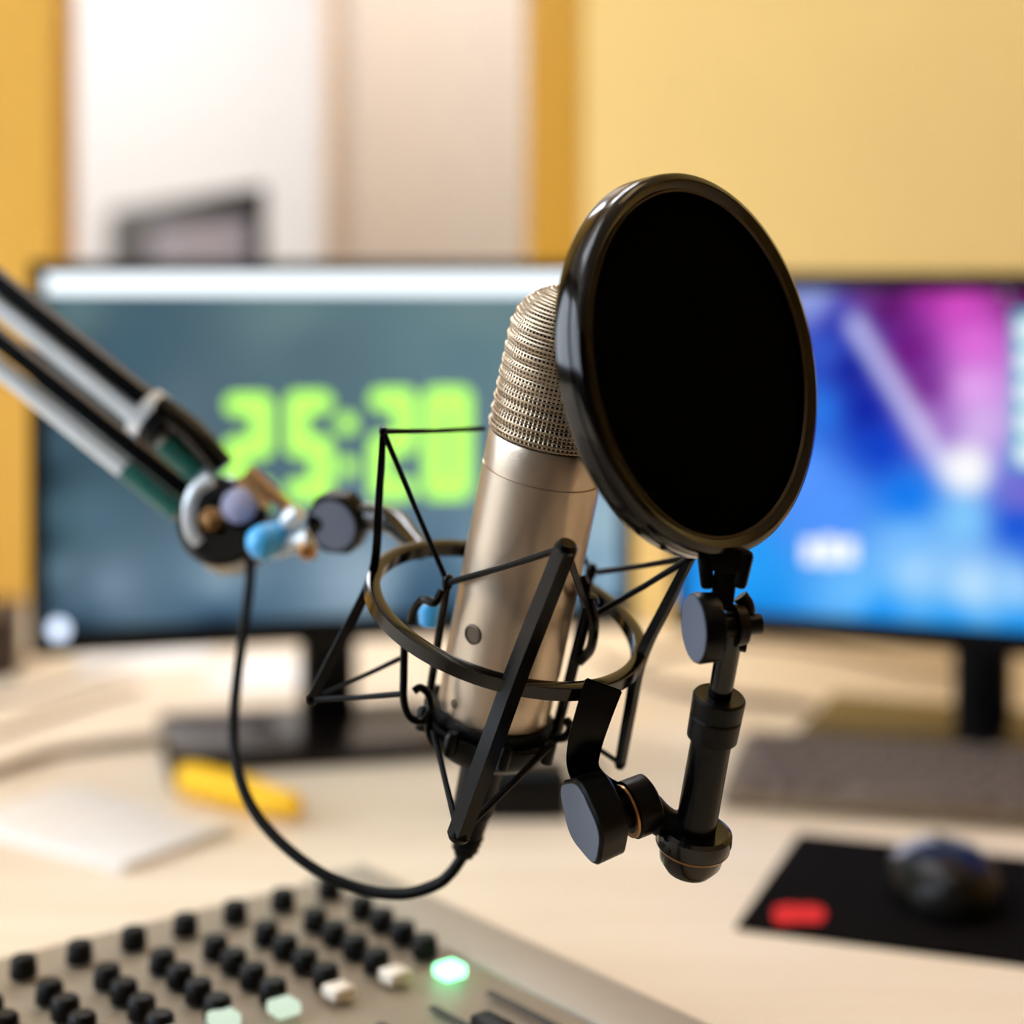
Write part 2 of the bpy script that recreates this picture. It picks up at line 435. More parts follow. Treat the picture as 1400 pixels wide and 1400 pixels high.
# elastic cords
def cord(a_, b_, r=.00125):
    bm = B(); mid = a_.lerp(b_, .5)+Vector((0, 0, -.0004)); tube(bm, [a_, mid, b_], [r, r*.85, r], n=8); obj('elastic_cord', bm, m_cord, sm)
cord(Lt, HBk+Vector((-.002, 0, .049)), .0011); cord(Lt, HL, .0012); cord(Ft, HL, .0014); cord(Ft, P(800, 826, .735), .0016)
cord(Rt, P(818, 782, .775), .0013); cord(Rt, P(818, 838, .742), .0014)
cord(Lb, P(556, 896, .752), .0011); cord(Lb, P(553, 948, .738), .0012)
cord(Fb, P(592, 996, .742), .0014); cord(Fb, P(765, 1006, .746), .0016); cord(Rb, P(776, 992, .746), .0011)
cord(Bt, HBk, .0011); cord(Bt, HBr, .0011); cord(Bb, HBb, .0011); cord(Bb, HBrb, .0011)
bm = B(); lathe(bm, [(-.006, .0002), (-.005, .0042), (0, .0054), (.005, .0042), (.006, .0002)], P(589, 838, .765), am, 20); obj('blue_end_cap', bm, m_blue, sm, label='bright blue end cap')

# swivel bracket from ring down to the thumb knob
bm = B()
path = [P(826, 935, .697), P(812, 975, .699), P(799, 1020, .702), P(798, 1052, .704), P(818, 1078, .705), P(850, 1096, .705)]
path = catmull(path, 6); n = len(path); prevs = None
for i, p in enumerate(path):
    q = i/(n-1); tdir = (path[min(i+1, n-1)]-path[max(i-1, 0)]).normalized()
    side = tdir.cross(vd).normalized(); w = .0074-.0022*q if q < .6 else .0060; dp = .0022
    ring = [bm.verts.new(p+side*w+vd*dp), bm.verts.new(p+side*w-vd*dp), bm.verts.new(p-side*w-vd*dp), bm.verts.new(p-side*w+vd*dp)]
    if prevs:
        for k in range(4): bm.faces.new((prevs[k], prevs[(k+1) % 4], ring[(k+1) % 4], ring[k]))
    else: bm.faces.new(ring[::-1])
    prevs = ring
bm.faces.new(prevs)
bmesh.ops.bevel(bm, geom=bm.edges[:], offset=.0006, segments=2, affect='EDGES')
obj('bracket', bm, m_satin, sm)
k2 = (vd*math.cos(math.radians(70))+(rtv*-.94-upv*.30).normalized()*math.sin(math.radians(70))).normalized()
kc = P(794, 1122, .690)
bm = B(); lathe(bm, [(-.0125, .0002), (-.0125, .0145), (-.0115, .0158), (-.001, .0163), (0, .0155)], kc, k2, 96, lobes=5, lobe_amp=.045, roll=.5)
wk = obj('thumb_knob', bm, m_black, sm)
bm = B(); lathe(bm, [(-.001, .0148), (.0004, .0148), (.0004, .0001)], kc, k2, 96, lobes=5, lobe_amp=.045, roll=.5); obj('knob_cap', bm, m_knob, wk, label='grey flat knob face')
hubc = P(872, 1103, .700)
bm = B(); lathe(bm, [(-.006, .0002), (-.006, .0095), (-.005, .0112), (.004, .0112), (.0045, .0100), (.0055, .0095), (.0055, .0065), (.012, .0065), (.012, .0002)], hubc, k2, 48); obj('pivot_hub', bm, m_black, sm)
bm = B(); lathe(bm, [(.0046, .0103), (.0056, .0103), (.0056, .0085), (.0046, .0085)], hubc, k2, 48, closed=True); obj('pivot_washer', bm, m_brass, sm, label='thin bronze washer')

# microphone cable with plug
cb = thing('microphone_cable', 'black microphone cable looping from the boom arm joint to the plug below the microphone', 'cable', P(600, 1200, .77))
pl0 = mic_ax(-.0525)
bm = B(); lathe(bm, [(-.0480, .0030), (-.0475, .0042), (-.038, .0062), (-.028, .0078), (-.0270, .0086), (.0, .0090), (.0005, .0082), (.0005, .0002)], pl0-am*.0, am, 32)
plug = obj('plug', bm, m_rubber, cb)
bm = B()
for s in (-.0445, -.0415, -.0385): lathe(bm, [(s-.0006, .0048+(s+.0445)*.2), (s, .0058+(s+.0445)*.2), (s+.0006, .0048+(s+.0445)*.2)], pl0, am, 24)
obj('strain_relief', bm, m_rubber, plug)
pe = pl0-am*.047
bm = B()
tube(bm, [P(343, 765, .885), P(341, 800, .88), P(335, 850, .865), P(324, 930, .85), P(319, 1000, .835), P(326, 1058, .82), P(347, 1108, .81), P(385, 1153, .80), P(440, 1194, .79), P(500, 1217, .783), P(552, 1222, .777), P(595, 1210, .772), P(616, 1194, .77), pe, pe+am*.004], .0025, n=12, smooth=8)
obj('cord', bm, m_cord, cb)

# ------------------------------------------------------------------ pop filter
Cp = P(960, 495, .685)
vp = -ray(960, 495).normalized(); up2 = (Vector((0, 0, 1))-vp*vp.z).normalized(); rt2 = up2.cross(vp).normalized()
if rt2.x < 0: rt2 = -rt2
tp = math.acos(142.8/240.5); al = math.radians(10.4)
npop = (vp*math.cos(tp)+(rt2*math.cos(al)+up2*math.sin(al))*math.sin(tp)).normalized()
pb = P(948, 1160, .697)
pf = thing('pop_filter', 'round black mesh pop filter on a jointed post in front of the microphone', 'pop filter', pb)
bm = B()
lathe(bm, [(-.0004, .0653), (.0016, .0655), (.0020, .0662), (.0036, .0686), (.0038, .0692), (.0030, .0712), (.0022, .0719), (.0005, .0722), (-.0012, .0722), (-.0016, .0717), (-.0024, .0717), (-.0028, .0723), (-.0085, .0723), (-.0100, .0716), (-.0106, .0700), (-.0100, .0658), (-.0050, .0653)], Cp, npop, 128, closed=True)
obj('hoop', bm, m_gloss, pf, ang=32)
bm = B(); lathe(bm, [(.0012, .0648), (.0020, .0652), (.0022, .0657), (.0010, .0654)], Cp, npop, 128, closed=True); obj('inner_lip', bm, mat('bronze_lip', (56, 42, 24), .4, .3), pf, label='thin bronze edge line')
bm = B(); lathe(bm, [(-.0042, .0001), (-.0040, .0655), (-.0008, .0655), (-.0003, .05), (-.0001, .03), (0, .0001)], Cp, npop, 128); obj('mesh_screen', bm, m_mesh, pf)
# joint under the hoop
pj = on_plane(988, 752, Cp, npop); dj = pj.y
Rj = Matrix((rt2, -vp, up2)).transposed()
def jb(px, py, d, w, dep, h, bev=.0015, roll=0):
    b_ = B(); box(b_, P(px, py, d), (w, dep, h), Rj @ Matrix.Rotation(roll, 3, 'Y'), bev); return b_
rl = math.radians(8)
bm = B()
box(bm, P(989, 763, dj+.002), (.0150, .010, .0100), Rj @ Matrix.Rotation(rl, 3, 'Y'), .002)
box(bm, P(965, 780, dj+.002), (.0052, .011, .0130), Rj @ Matrix.Rotation(rl-.25, 3, 'Y'), .0018)
box(bm, P(1016, 778, dj+.002), (.0052, .011, .0140), Rj @ Matrix.Rotation(rl+.1, 3, 'Y'), .0018)
obj('hoop_clamp', bm, m_black, pf)
bm = B(); box(bm, P(990, 800, dj+.002), (.0085, .0085, .0180), Rj @ Matrix.Rotation(rl, 3, 'Y'), .0015); obj('hinge_block', bm, m_black, pf)
k3 = (vp*math.cos(math.radians(68))-rt2*math.sin(math.radians(68))-up2*.03).normalized()
kc3 = P(949, 859, dj-.006)
bm = B(); lathe(bm, [(-.0085, .0002), (-.0085, .0112), (-.0078, .0126), (-.0012, .0130), (0, .0124)], kc3, k3, 64); kb3 = obj('hinge_knob', bm, m_black, pf)
bm = B(); lathe(bm, [(-.001, .0122), (.0003, .0120), (.0003, .0001)], kc3, k3, 64); obj('knob_cap', bm, m_knob, kb3, label='grey flat knob face')
bm = B(); lathe(bm, [(-.026, .0002), (-.026, .0035), (-.020, .0035), (-.0195, .0072), (-.0155, .0078), (-.0150, .0045), (-.008, .0045)], kc3, k3, 32); obj('hinge_bolt', bm, m_black, pf)
bm = B()
tube(bm, [P(1012, 815, dj+.004), P(1021, 830, dj+.004), P(1020, 852, dj+.004), P(1014, 872, dj+.004)], [.003, .0052, .0052, .003], n=12, smooth=4); tube(bm, [P(1008, 882, dj+.002), P(1020, 884, dj+.002)], .0022, n=10)
obj('hinge_ear', bm, m_black, pf)
# post
pt = P(1000, 862, dj+.001); pdir = (pt-P(950, 1138, .697)).normalized(); pO = P(950, 1138, .697)
Lp = (pt-pO).length
bm = B(); lathe(bm, [(Lp*.66, .0044), (Lp*.98, .0046), (Lp*1.0, .0052), (Lp*1.03, .005)], pO, pdir, 32); obj('rod', bm, m_gloss, pf)
bm = B(); lathe(bm, [(Lp*.475, .0080), (Lp*.48, .0096), (Lp*.58, .0098), (Lp*.59, .0092), (Lp*.595, .0098), (Lp*.675, .0100), (Lp*.685, .0093), (Lp*.680, .0048)], pO, pdir, 40); obj('collar', bm, m_black, pf)
bm = B(); lathe(bm, [(-.002, .0078), (Lp*.48, .0077)], pO, pdir, 40); obj('post', bm, m_satin, pf)
bm = B(); lathe(bm, [(.0015, .0078), (.0020, .0125), (.0010, .0143), (-.002, .0146), (-.0055, .0140), (-.0065, .0128), (-.012, .0118), (-.0160, .0090), (-.0175, .0040), (-.0175, .0001)], pO, pdir, 56); obj('foot_cup', bm, m_gloss, pf)
bm = B(); lathe(bm, [(-.0052, .0137), (-.0052, .0143), (-.0062, .0137), (-.0062, .0130)], pO, pdir, 56, closed=True); obj('foot_rim', bm, m_brass, pf, label='thin bronze rim')
bm = B(); tube(bm, [hubc+Vector((.004, 0, 0)), P(905, 1122, .699), P(940, 1142, .697)], [.0062, .0058, .0062], n=14, smooth=4); obj('link_arm', bm, m_black, pf)

# ------------------------------------------------------------------ boom arm
da = .90
ba = thing('boom_arm', 'black twin bar boom arm with silver rods reaching in from the left', 'boom arm', Vector((-.62, 1.0, ZD)))
def arm_pt(x, off): return P(x, 385+.8*x+off, .90+(250-x)*.00008)
EX = -520
for off, r, m, nm, x1 in ((0, .0042, m_satin, 'bar', 292), (34, .0052, m_silver, 'rod', 272), (79, .0042, m_satin, 'bar', 262), (119, .0050, m_silver, 'rod', 236)):
    bm = B(); a0 = arm_pt(EX, off); a1 = arm_pt(x1, off)
    tube(bm, [a0, a0.lerp(a1, .5), a1], r, square=(nm == 'bar'), n=16); obj(nm, bm, m, ba)
adir = (arm_pt(250, 0)-arm_pt(0, 0)).normalized()
bm = B()
cc = P(203, 567, .901); u_, v_, a_ = frame(adir)
lathe(bm, [(-.0035, .0115), (.0035, .0115), (.0035, .0128), (-.0035, .0128)], cc, adir, 40, closed=True); obj('band_clip', bm, m_silver, ba, label='silver band clip')
bm = B(); lathe(bm, [(.0030, .0060), (.0035, .0122), (.0110, .0122), (.0120, .0060)], cc, adir, 40); obj('bar_collar', bm, m_black, ba)
bm = B(); tube(bm, [P(215, 555, .896), P(262, 590, .894), P(305, 640, .892)], [.0065, .0072, .0066], n=14, smooth=4); obj('bar_sleeve', bm, m_gloss, ba)
bm = B(); tube(bm, [P(225, 606, .897), P(272, 650, .896)], [.006, .006], n=14); obj('rod_reflection', bm, m_teal, ba, label='teal reflection painted as a sleeve on the rod end')
bm = B(); tube(bm, [arm_pt(172, 119), arm_pt(246, 119)], .0055, n=14); obj('rod_reflection', bm, m_teal, ba, label='teal reflection painted as a sleeve on the rod end')
hax = (-ray(305, 712).normalized()*.93+Vector((-.25, 0, .22))).normalized()
hc = P(308, 716, .893)
bm = B(); lathe(bm, [(-.018, .0002), (-.018, .0200), (-.016, .0222), (.006, .0222), (.008, .0205), (.008, .0002)], hc, hax, 48); obj('joint_hub', bm, m_gloss, ba)
bm = B(); u_, v_, a_ = frame(hax)
pts = [P(288, 655, .878), P(266, 672, .878), P(258, 700, .878), P(262, 728, .878), P(272, 742, .879)]
tube(bm, pts, [.0035, .0050, .0055, .0050, .003], n=12, smooth=5); obj('joint_rim', bm, m_silver, ba, label='silver joint rim')
bm = B(); lathe(bm, [(0, .0055), (.004, .0055), (.0055, .0035), (.006, .0002)], P(291, 712, .884), hax, 20); obj('bolt', bm, m_brass, ba, label='bronze bolt head')
bm = B(); lathe(bm, [(0, .0085), (.004, .0085), (.006, .0060), (.0068, .0002)], P(328, 693, .882), hax, 20); obj('bolt', bm, m_tv, ba, label='silver bolt head')
bm = B(); lathe(bm, [(-.012, .0075), (.002, .0085), (.006, .0075), (.009, .0045), (.010, .0002)], P(364, 740, .866), Vector((-.6, -.8, -.1)), 28); obj('blue_cap', bm, m_blue, ba, label='bright blue plastic cap')
for k, (x0, y0, x1, y1) in enumerate(((328, 656, 366, 690), (340, 644, 394, 694))):
    bm = B(); tube(bm, [P(x0, y0, .886), P(x1, y1, .880)], .0024, square=True); obj('joint_plate', bm, m_brass, ba, label='bronze joint plate')
bm = B(); tube(bm, [P(372, 752, .872), P(398, 744, .868), P(425, 735, .862)], [.0045, .006, .0045], n=14, smooth=3); obj('swivel_pin', bm, m_silver, ba, label='silver swivel pin')
bm = B(); lathe(bm, [(-.005, .004), (0, .0052), (.005, .004)], P(400, 708, .868), Vector((.6, -.3, .6)), 20); obj('wing_nut', bm, m_silver, ba)
bm = B(); lathe(bm, [(-.003, .004), (0, .0055), (.003, .004)], P(420, 752, .862), Vector((.6, -.3, .6)), 20); obj('bolt', bm, m_brass, ba, label='bronze bolt head')
kx = (-ray(458, 715).normalized()*.75+Vector((-.42, 0, -.25))).normalized()
bm = B(); lathe(bm, [(-.012, .0002), (-.012, .0130), (-.010, .0145), (-.001, .0145), (0, .0135)], P(455, 718, .845), kx, 40, lobes=6, lobe_amp=.04); kn = obj('swivel_knob', bm, m_black, ba)
bm = B(); lathe(bm, [(-.0005, .0118), (.0006, .0118), (.0006, .0001)], P(455, 718, .845), kx, 40); obj('knob_cap', bm, m_knob, kn, label='grey flat knob face')
bm = B(); tube(bm, [P(430, 712, .855), P(490, 706, .850), P(535, 712, .835), P(560, 735, .815), P(575, 752, .80)], [.008, .0115, .0105, .0075, .0045], n=16, smooth=5); obj('mount_link', bm, m_gloss, ba)
# elbow, lower arm and clamp outside the frame
el = arm_pt(EX, 60); foot = Vector((el.x-.08, el.y+.25, ZD))
bm = B(); lathe(bm, [(-.02, .001), (-.02, .032), (.02, .032), (.02, .001)], el, Vector((.3, -1, .1)), 32); obj('elbow', bm, m_black, ba)
for s in (-.012, .012):
    bm = B(); tube(bm, [el+Vector((s, 0, 0)), foot+Vector((s, 0, .06))], .005, square=True); obj('lower_bar', bm, m_satin, ba)
bm = B(); lathe(bm, [(0, .03), (.012, .03), (.014, .016), (.075, .015), (.075, .001)], foot, Vector((0, 0, 1)), 32); obj('clamp_post', bm, m_black, ba)

# ------------------------------------------------------------------ monitors
def monitor(name, label, xl, dl, xr_dir, W, H, ztop, base_off, neck_x, tb=.010):
    """left end at pixel column xl / distance dl, turned by angle xr_dir"""
    c, s = math.cos(xr_dir), math.sin(xr_dir)
    lx = (xl-700)/F*dl; cx, cy = lx+c*W/2, dl+s*W/2
    t = thing(name, label, 'monitor', (cx, cy, ZD), xr_dir)
    z0 = ztop-H-ZD; z1 = ztop-ZD
    bm = B(); box(bm, (0, .019, (z0+z1)/2), (W, .036, H), bev=.004); box(bm, (0, .048, (z0+z1)/2-.02), (W*.55, .03, H*.55), bev=.01); obj('housing', bm, m_dark, t, local=True)
    bm = B()
    for sx in (-1, 1): box(bm, (sx*(W/2-.006), -.001, (z0+z1)/2), (.012, .006, H), bev=.001)
    box(bm, (0, -.001, z1-tb/2), (W-.02, .006, tb), bev=.001); box(bm, (0, -.001, z0+.010), (W-.02, .006, .020), bev=.001)
    obj('bezel', bm, m_dark, t, local=True)
    bm = B(); box(bm, (neck_x, .045, z0/2+.03), (.046, .024, z0+.06), bev=.005); obj('neck', bm, m_dark, t, local=True)
    bm = B(); box(bm, (neck_x+base_off, .005, .007), (.225, .150, .014), bev=.004); obj('base', bm, m_base, t, local=True)
    M = Matrix.Translation(t.location) @ Matrix.Rotation(xr_dir, 4, 'Z')
    return t, M, z0, z1
def loc_on(M, px, py, y=-.0015):
    n = (M.to_3x3() @ Vector((0, -1, 0))); o = M @ Vector((0, y, 0))
    w = on_plane(px, py, o, n); return M.inverted() @ w
psi = math.radians(13.7)
WL, HL_ = .488, .305
mon, ML, z0, z1 = monitor('monitor', 'wide black monitor showing a green 25:20 timer behind the microphone', 40, 1.412, psi, WL, HL_, ZC+.0017, -.025, -.006)
# screen image: slate gradient
def vcol_grid(name, x0, x1, za, zb, nx, nz, fn, m, parent, M, y):
    me = bpy.data.meshes.new(name); vs = []; fs = []
    for j in range(nz+1):
        for i in range(nx+1): vs.append((x0+(x1-x0)*i/nx, y, za+(zb-za)*j/nz))
    for j in range(nz):
        for i in range(nx):
            q = j*(nx+1)+i; fs.append((q, q+1, q+nx+2, q+nx+1))
    me.from_pydata(vs, [], fs); ca = me.color_attributes.new('Screen', 'FLOAT_COLOR', 'POINT')
    for k, co in enumerate(vs):
        w = M @ Vector(co); d = w.y; px = 700+w.x/d*F; py = HZ+(ZC-w.z)/d*F
        ca.data[k].color = (*lin(fn(px, py)), 1)
    me.materials.append(m); o = bpy.data.objects.new(name, me); COL.objects.link(o); o.parent = parent; return o
def idw(ctrl, px, py, p=3.2):
    w = 0; r = [0, 0, 0]
    for x, y, c in ctrl:
        k = 1/(((px-x)**2+(py-y)**2)**.5+14)**p; w += k
        for i in range(3): r[i] += k*c[i]
    return [v/w for v in r]
def slate(px, py):
    c = idw(ctrlL, px, py); k = 1+.14*max(0, min(1, (py-620)/160)); return [c[0]*1.04*k, c[1]*k, c[2]*.97*k]
ctrlL = [(56, 470, (26, 48, 58)), (56, 560, (22, 42, 52)), (56, 650, (24, 46, 56)), (56, 740, (26, 50, 60)), (56, 820, (30, 52, 64)), (84, 520, (60, 88, 104)), (84, 610, (62, 90, 108)), (84, 700, (66, 96, 112)), (84, 780, (84, 110, 128)), (100, 430, (92, 122, 132)), (400, 430, (98, 130, 138)), (650, 430, (104, 136, 144)), (180, 480, (66, 98, 118)), (420, 480, (82, 112, 126)), (640, 480, (92, 126, 140)),
         (90, 580, (64, 92, 112)), (120, 700, (74, 104, 124)), (250, 560, (84, 110, 126)), (300, 800, (120, 146, 166)), (150, 800, (98, 124, 144)), (500, 790, (126, 152, 172)), (680, 790, (126, 156, 176)),
         (820, 700, (140, 172, 192)), (840, 560, (120, 150, 168)), (840, 800, (130, 165, 190)), (300, 826, (72, 104, 130)), (100, 826, (72, 98, 120)), (600, 822, (60, 92, 120)), (300, 846, (20, 44, 66)), (100, 855, (26, 48, 68)), (600, 838, (16, 40, 64)), (840, 835, (30, 60, 90))]
m_scrL = emat('screen_slate', (0, 0, 0), 1.0, 'Screen')
scr = vcol_grid('screen', -WL/2+.012, WL/2-.012, z0+.020, z1-.010, 60, 40, slate, m_scrL, mon, ML, -.0005)
m_bar = emat('screen_white_bar', (240, 250, 255), 1.6)
m_dig = emat('screen_green', (176, 248, 96), 1.55)
m_orb = emat('screen_icon', (205, 218, 240), 2.6)
def flat(name, polys, M, m, parent, y):
    bm = B()
    for poly in polys:
        vs = [loc_on(M, px, py, y) for px, py in poly]
        bm.faces.new([bm.verts.new(v) for v in vs])
    o = obj(name, bm, m, parent, local=True); return o
def pill(x0, y0, x1, y1, r, n=8):
    a = math.atan2(y1-y0, x1-x0); pts = []
    for k in range(n+1):
        t_ = a+math.pi/2+math.pi*k/n; pts.append((x0+r*math.cos(t_), y0+r*math.sin(t_)))
    for k in range(n+1):
        t_ = a-math.pi/2+math.pi*k/n; pts.append((x1+r*math.cos(t_), y1+r*math.sin(t_)))
    return pts
flat('title_bar', [[(54, 374), (864, 374), (864, 401), (54, 401)]], ML, m_bar, scr, -.0015)
def seg(x, y, w, h, s, r=14):
    a, b_, c_ = y, y+h/2, y+h; q = {'a': (x, a, x+w, a), 'g': (x, b_, x+w, b_), 'd': (x, c_, x+w, c_), 'f': (x, a, x, b_), 'b': (x+w, a, x+w, b_), 'e': (x, b_, x, c_), 'c': (x+w, b_, x+w, c_)}
    return [pill(*q[k], r) for k in s]
def digit(x, y, w, h, s):
    polys = seg(x, y, w, h, s)
    bm = B()
    for i, poly in enumerate(polys):
        vs = [loc_on(ML, px, py, -.0015-.00006*i) for px, py in poly]
        bm.faces.new([bm.verts.new(v) for v in vs])
    obj('clock_digit', bm, m_dig, scr, local=True)
digit(322, 553, 36, 118, 'abged'); digit(406, 550, 34, 120, 'afgcd'); digit(520, 546, 34, 122, 'abged'); digit(594, 544, 36, 124, 'abcdef')
def disc(px, py, r, n=20): return [(px+r*math.cos(2*math.pi*k/n), py+r*math.sin(2*math.pi*k/n)) for k in range(n)]
flat('clock_colon', [disc(474, 579, 13), disc(475, 638, 12)], ML, m_dig, scr, -.0015)
flat('start_button', [disc(80, 861, 13)], ML, m_orb, scr, -.0046)

psr = math.radians(-22)
monr, MR, z0r, z1r = monitor('monitor', 'wide black monitor showing a blue and magenta wallpaper, right of the pop filter', 920, 1.558, psr, .488, .304, ZC-.0073, -.02, .008, .015)
ctrlR = [(1010, 780, (30, 160, 250)), (1030, 846, (8, 140, 236)), (950, 800, (30, 150, 245)), (1000, 600, (60, 130, 240)), (1110, 410, (150, 165, 228)), (1130, 480, (50, 90, 205)), (1120, 560, (40, 120, 232)), (1100, 650, (84, 152, 255)), (1140, 690, (80, 150, 255)),
         (1165, 500, (2, 24, 150)), (1185, 560, (0, 30, 165)), (1205, 610, (0, 60, 200)), (1240, 680, (8, 120, 240)), (1150, 445, (30, 40, 165)), (1190, 392, (120, 60, 140)), (1215, 415, (92, 10, 100)), (1240, 480, (110, 16, 125)), (1262, 530, (120, 40, 140)),
         (1270, 395, (170, 40, 160)), (1310, 420, (215, 80, 200)), (1330, 470, (226, 110, 220)), (1330, 530, (232, 165, 242)), (1340, 580, (215, 180, 238)), (1275, 580, (165, 110, 195)), (1320, 710, (130, 205, 255)), (1390, 715, (10, 80, 215)), (1392, 680, (120, 110, 210)),
         (1240, 740, (120, 190, 255)), (1250, 780, (165, 215, 255)), (1330, 800, (188, 226, 255)), (1390, 800, (160, 212, 255)), (1170, 810, (110, 190, 255)), (1200, 845, (20, 150, 248)), (1390, 866, (20, 150, 242)), (1300, 858, (30, 155, 246)), (1320, 395, (200, 60, 180)), (1390, 390, (90, 20, 90)), (1440, 760, (20, 90, 220)), (1500, 600, (60, 40, 190)), (1600, 700, (20, 90, 230))]
def wallp(px, py):
    c = idw(ctrlR, px, py, 3.6)
    ax_, ay, bx_, by = 1168, 442, 1292, 640
    t_ = max(0, min(1, ((px-ax_)*(bx_-ax_)+(py-ay)*(by-ay))/((bx_-ax_)**2+(by-ay)**2)))
    d = math.hypot(px-ax_-t_*(bx_-ax_), py-ay-t_*(by-ay))
    k = math.exp(-(d/15)**2)*.9; k2_ = math.exp(-(math.hypot(px-1322, py-642)/36)**4)
    c = [v+(w-v)*k for v, w in zip(c, (214, 216, 252))]
    return [v+(w-v)*k2_ for v, w in zip(c, (255, 255, 255))]
m_scrR = emat('screen_wallpaper', (0, 0, 0), 1.0, 'Screen')
scrr = vcol_grid('screen', -.244+.012, .244-.012, z0r+.020, z1r-.015, 120, 76, wallp, m_scrR, monr, MR, -.0005)
m_ic = emat('screen_icon_white', (250, 252, 255), 1.15); m_cy = emat('screen_icon_cyan', (70, 190, 205), 1.0); m_pk = emat('screen_icon_pink', (214, 190, 214), .9)
flat('icon_label', [[(1098, 738), (1118, 738), (1118, 770), (1098, 770)], [(1123, 734), (1144, 734), (1144, 772), (1123, 772)], [(1149, 738), (1170, 738), (1170, 770), (1149, 770)]], MR, m_ic, scrr, -.0015)
flat('side_panel', [[(1384, 425), (1440, 425), (1440, 640), (1384, 640)]], MR, m_cy, scrr, -.0015)
for k in range(5): flat('side_icon', [disc(1408, 452+42*k, 16)], MR, m_ic, scrr, -.0025)
flat('round_icon', [disc(1375, 393, 10)], MR, m_pk, scrr, -.0018)

# ------------------------------------------------------------------ keyboard
kp = on_z(984, 1107, ZD); kyaw = math.radians(-14.5)
kb = thing('keyboard', 'dark grey keyboard in front of the right monitor', 'keyboard', kp, kyaw)
KW, KD = .43, .128
tilt = math.radians(5)
KT = Matrix.Rotation(tilt, 4, 'X')
bm = B(); box(bm, (KW/2, KD/2, .007), (KW, KD, .012), bev=.003)
xform(bm, KT); obj('case', bm, m_keyb, kb, local=True)
bm = B()
for x in (.04, KW-.04): box(bm, (x, KD-.015, .006), (.03, .008, .012), bev=.001)
obj('foot', bm, m_rubber, kb, local=True)
kmesh = {}
def key(x, y, w):
    k = round(w, 4)
    if k not in kmesh:
        b_ = B(); box(b_, (0, 0, 0), (w-.003, .0155, .006), bev=.0016); xform(b_, KT)
        o = obj('key', b_, m_key, kb, local=True); kmesh[k] = o
    else:
        o = kmesh[k].copy(); COL.objects.link(o); o.parent = kb
    o.location = KT @ Vector((x, y, .0150))
rows = [(.013, [.023, .023, .023, .115, .023, .023, .023, .023]), (.032, [.042]+[.019]*10+[.047]), (.051, [.033]+[.019]*11+[.037]), (.070, [.028]+[.019]*12+[.023]), (.089, [.019]*13+[.032]), (.112, [.019]*15)]
for y, ws in rows:
    x = .008
    for w in ws: key(x+w/2, y, w); x += w
for y in (.013, .032, .051, .070, .089):
    for x in (.318, .337, .356, .380, .399, .418): 
        if not (y == .051 and x < .37): key(x-.006, y, .019)

# ------------------------------------------------------------------ mouse pad and mouse
pp = on_z(1005, 1272, ZD); pyaw = math.radians(-20.3)
pad = thing('mouse_pad', 'black cloth mouse pad with a red mark below the keyboard', 'mouse pad', pp, pyaw)
bm = B(); prism(bm, [(0, 0), (.25, 0), (.25, .185), (0, .185)], 0, .003, .0012); obj('cloth', bm, m_pad, pad, local=True)
MP = Matrix.Translation(pp) @ Matrix.Rotation(pyaw, 4, 'Z')
bm = B()
def padpt(px, py): return MP.inverted() @ on_z(px, py, ZD+.0034)
for poly in (pill(1068, 1253, 1112, 1248, 11), pill(1066, 1247, 1084, 1245, 9), [(1100, 1236), (1124, 1240), (1130, 1252), (1122, 1262), (1096, 1262)]):
    b2 = [padpt(*q) for q in poly]; lo_ = [bm.verts.new(v) for v in b2]; bm.faces.new(lo_)
    for v in lo_: v.co.z = .0034+.00005*len(bm.faces)
obj('red_mark', bm, m_red, pad, local=True, label='red printed mark')
mo_p = on_z(1290, 1222, ZD+.003)
ms = thing('computer_mouse', 'black computer mouse with grey buttons on the mouse pad', 'mouse', mo_p, pyaw+.25)
def dome(bm, y0, y1, W=.066, Ln=.112, Hh=.031, ny=20, nx=16, inset=0., zlift=0.):
    g = []
    for j in range(ny+1):
        y = y0+(y1-y0)*j/ny; q = (2*y/Ln); wy = W/2*max(.02, (1-abs(q)**2.6))**.5
        hh = Hh*max(.02, 1-((y+.012)/(Ln*.60))**2)**.6
        row = []
        for i in range(nx+1):
            a_ = math.pi*i/nx
            row.append(bm.verts.new((-math.cos(a_)*(wy-inset), y, .002+zlift+math.sin(a_)**.7*hh)))
        g.append(row)
    for j in range(ny):
        for i in range(nx): bm.faces.new((g[j][i], g[j][i+1], g[j+1][i+1], g[j+1][i]))
    for j in range(ny): bm.faces.new((g[j][0], g[j+1][0], g[j+1][nx], g[j][nx]))
    bm.faces.new(g[0]); bm.faces.new(g[ny][::-1])
bm = B(); dome(bm, -.0555, .0555); obj('body', bm, m_black, ms, local=True, ang=60)
for sx in (-1, 1):
    bm = B(); dome(bm, -.006, .053, inset=.0008, zlift=.001); 
    bmesh.ops.bisect_plane(bm, geom=bm.verts[:]+bm.edges[:]+bm.faces[:], plane_co=(sx*.004, 0, 0), plane_no=(sx, 0, 0), clear_inner=True)
    bmesh.ops.bisect_plane(bm, geom=bm.verts[:]+bm.edges[:]+bm.faces[:], plane_co=(0, 0, .011), plane_no=(0, 0, 1), clear_inner=True)
    obj('mouse_button', bm, m_grey, ms, local=True, label='grey mouse button')
bm = B(); lathe(bm, [(-.003, .006), (-.003, .0095), (.003, .0095), (.003, .006)], Vector((0, .030, .0175)), Vector((1, 0, 0)), 24, closed=True); obj('scroll_wheel', bm, m_rubber, ms, local=True)

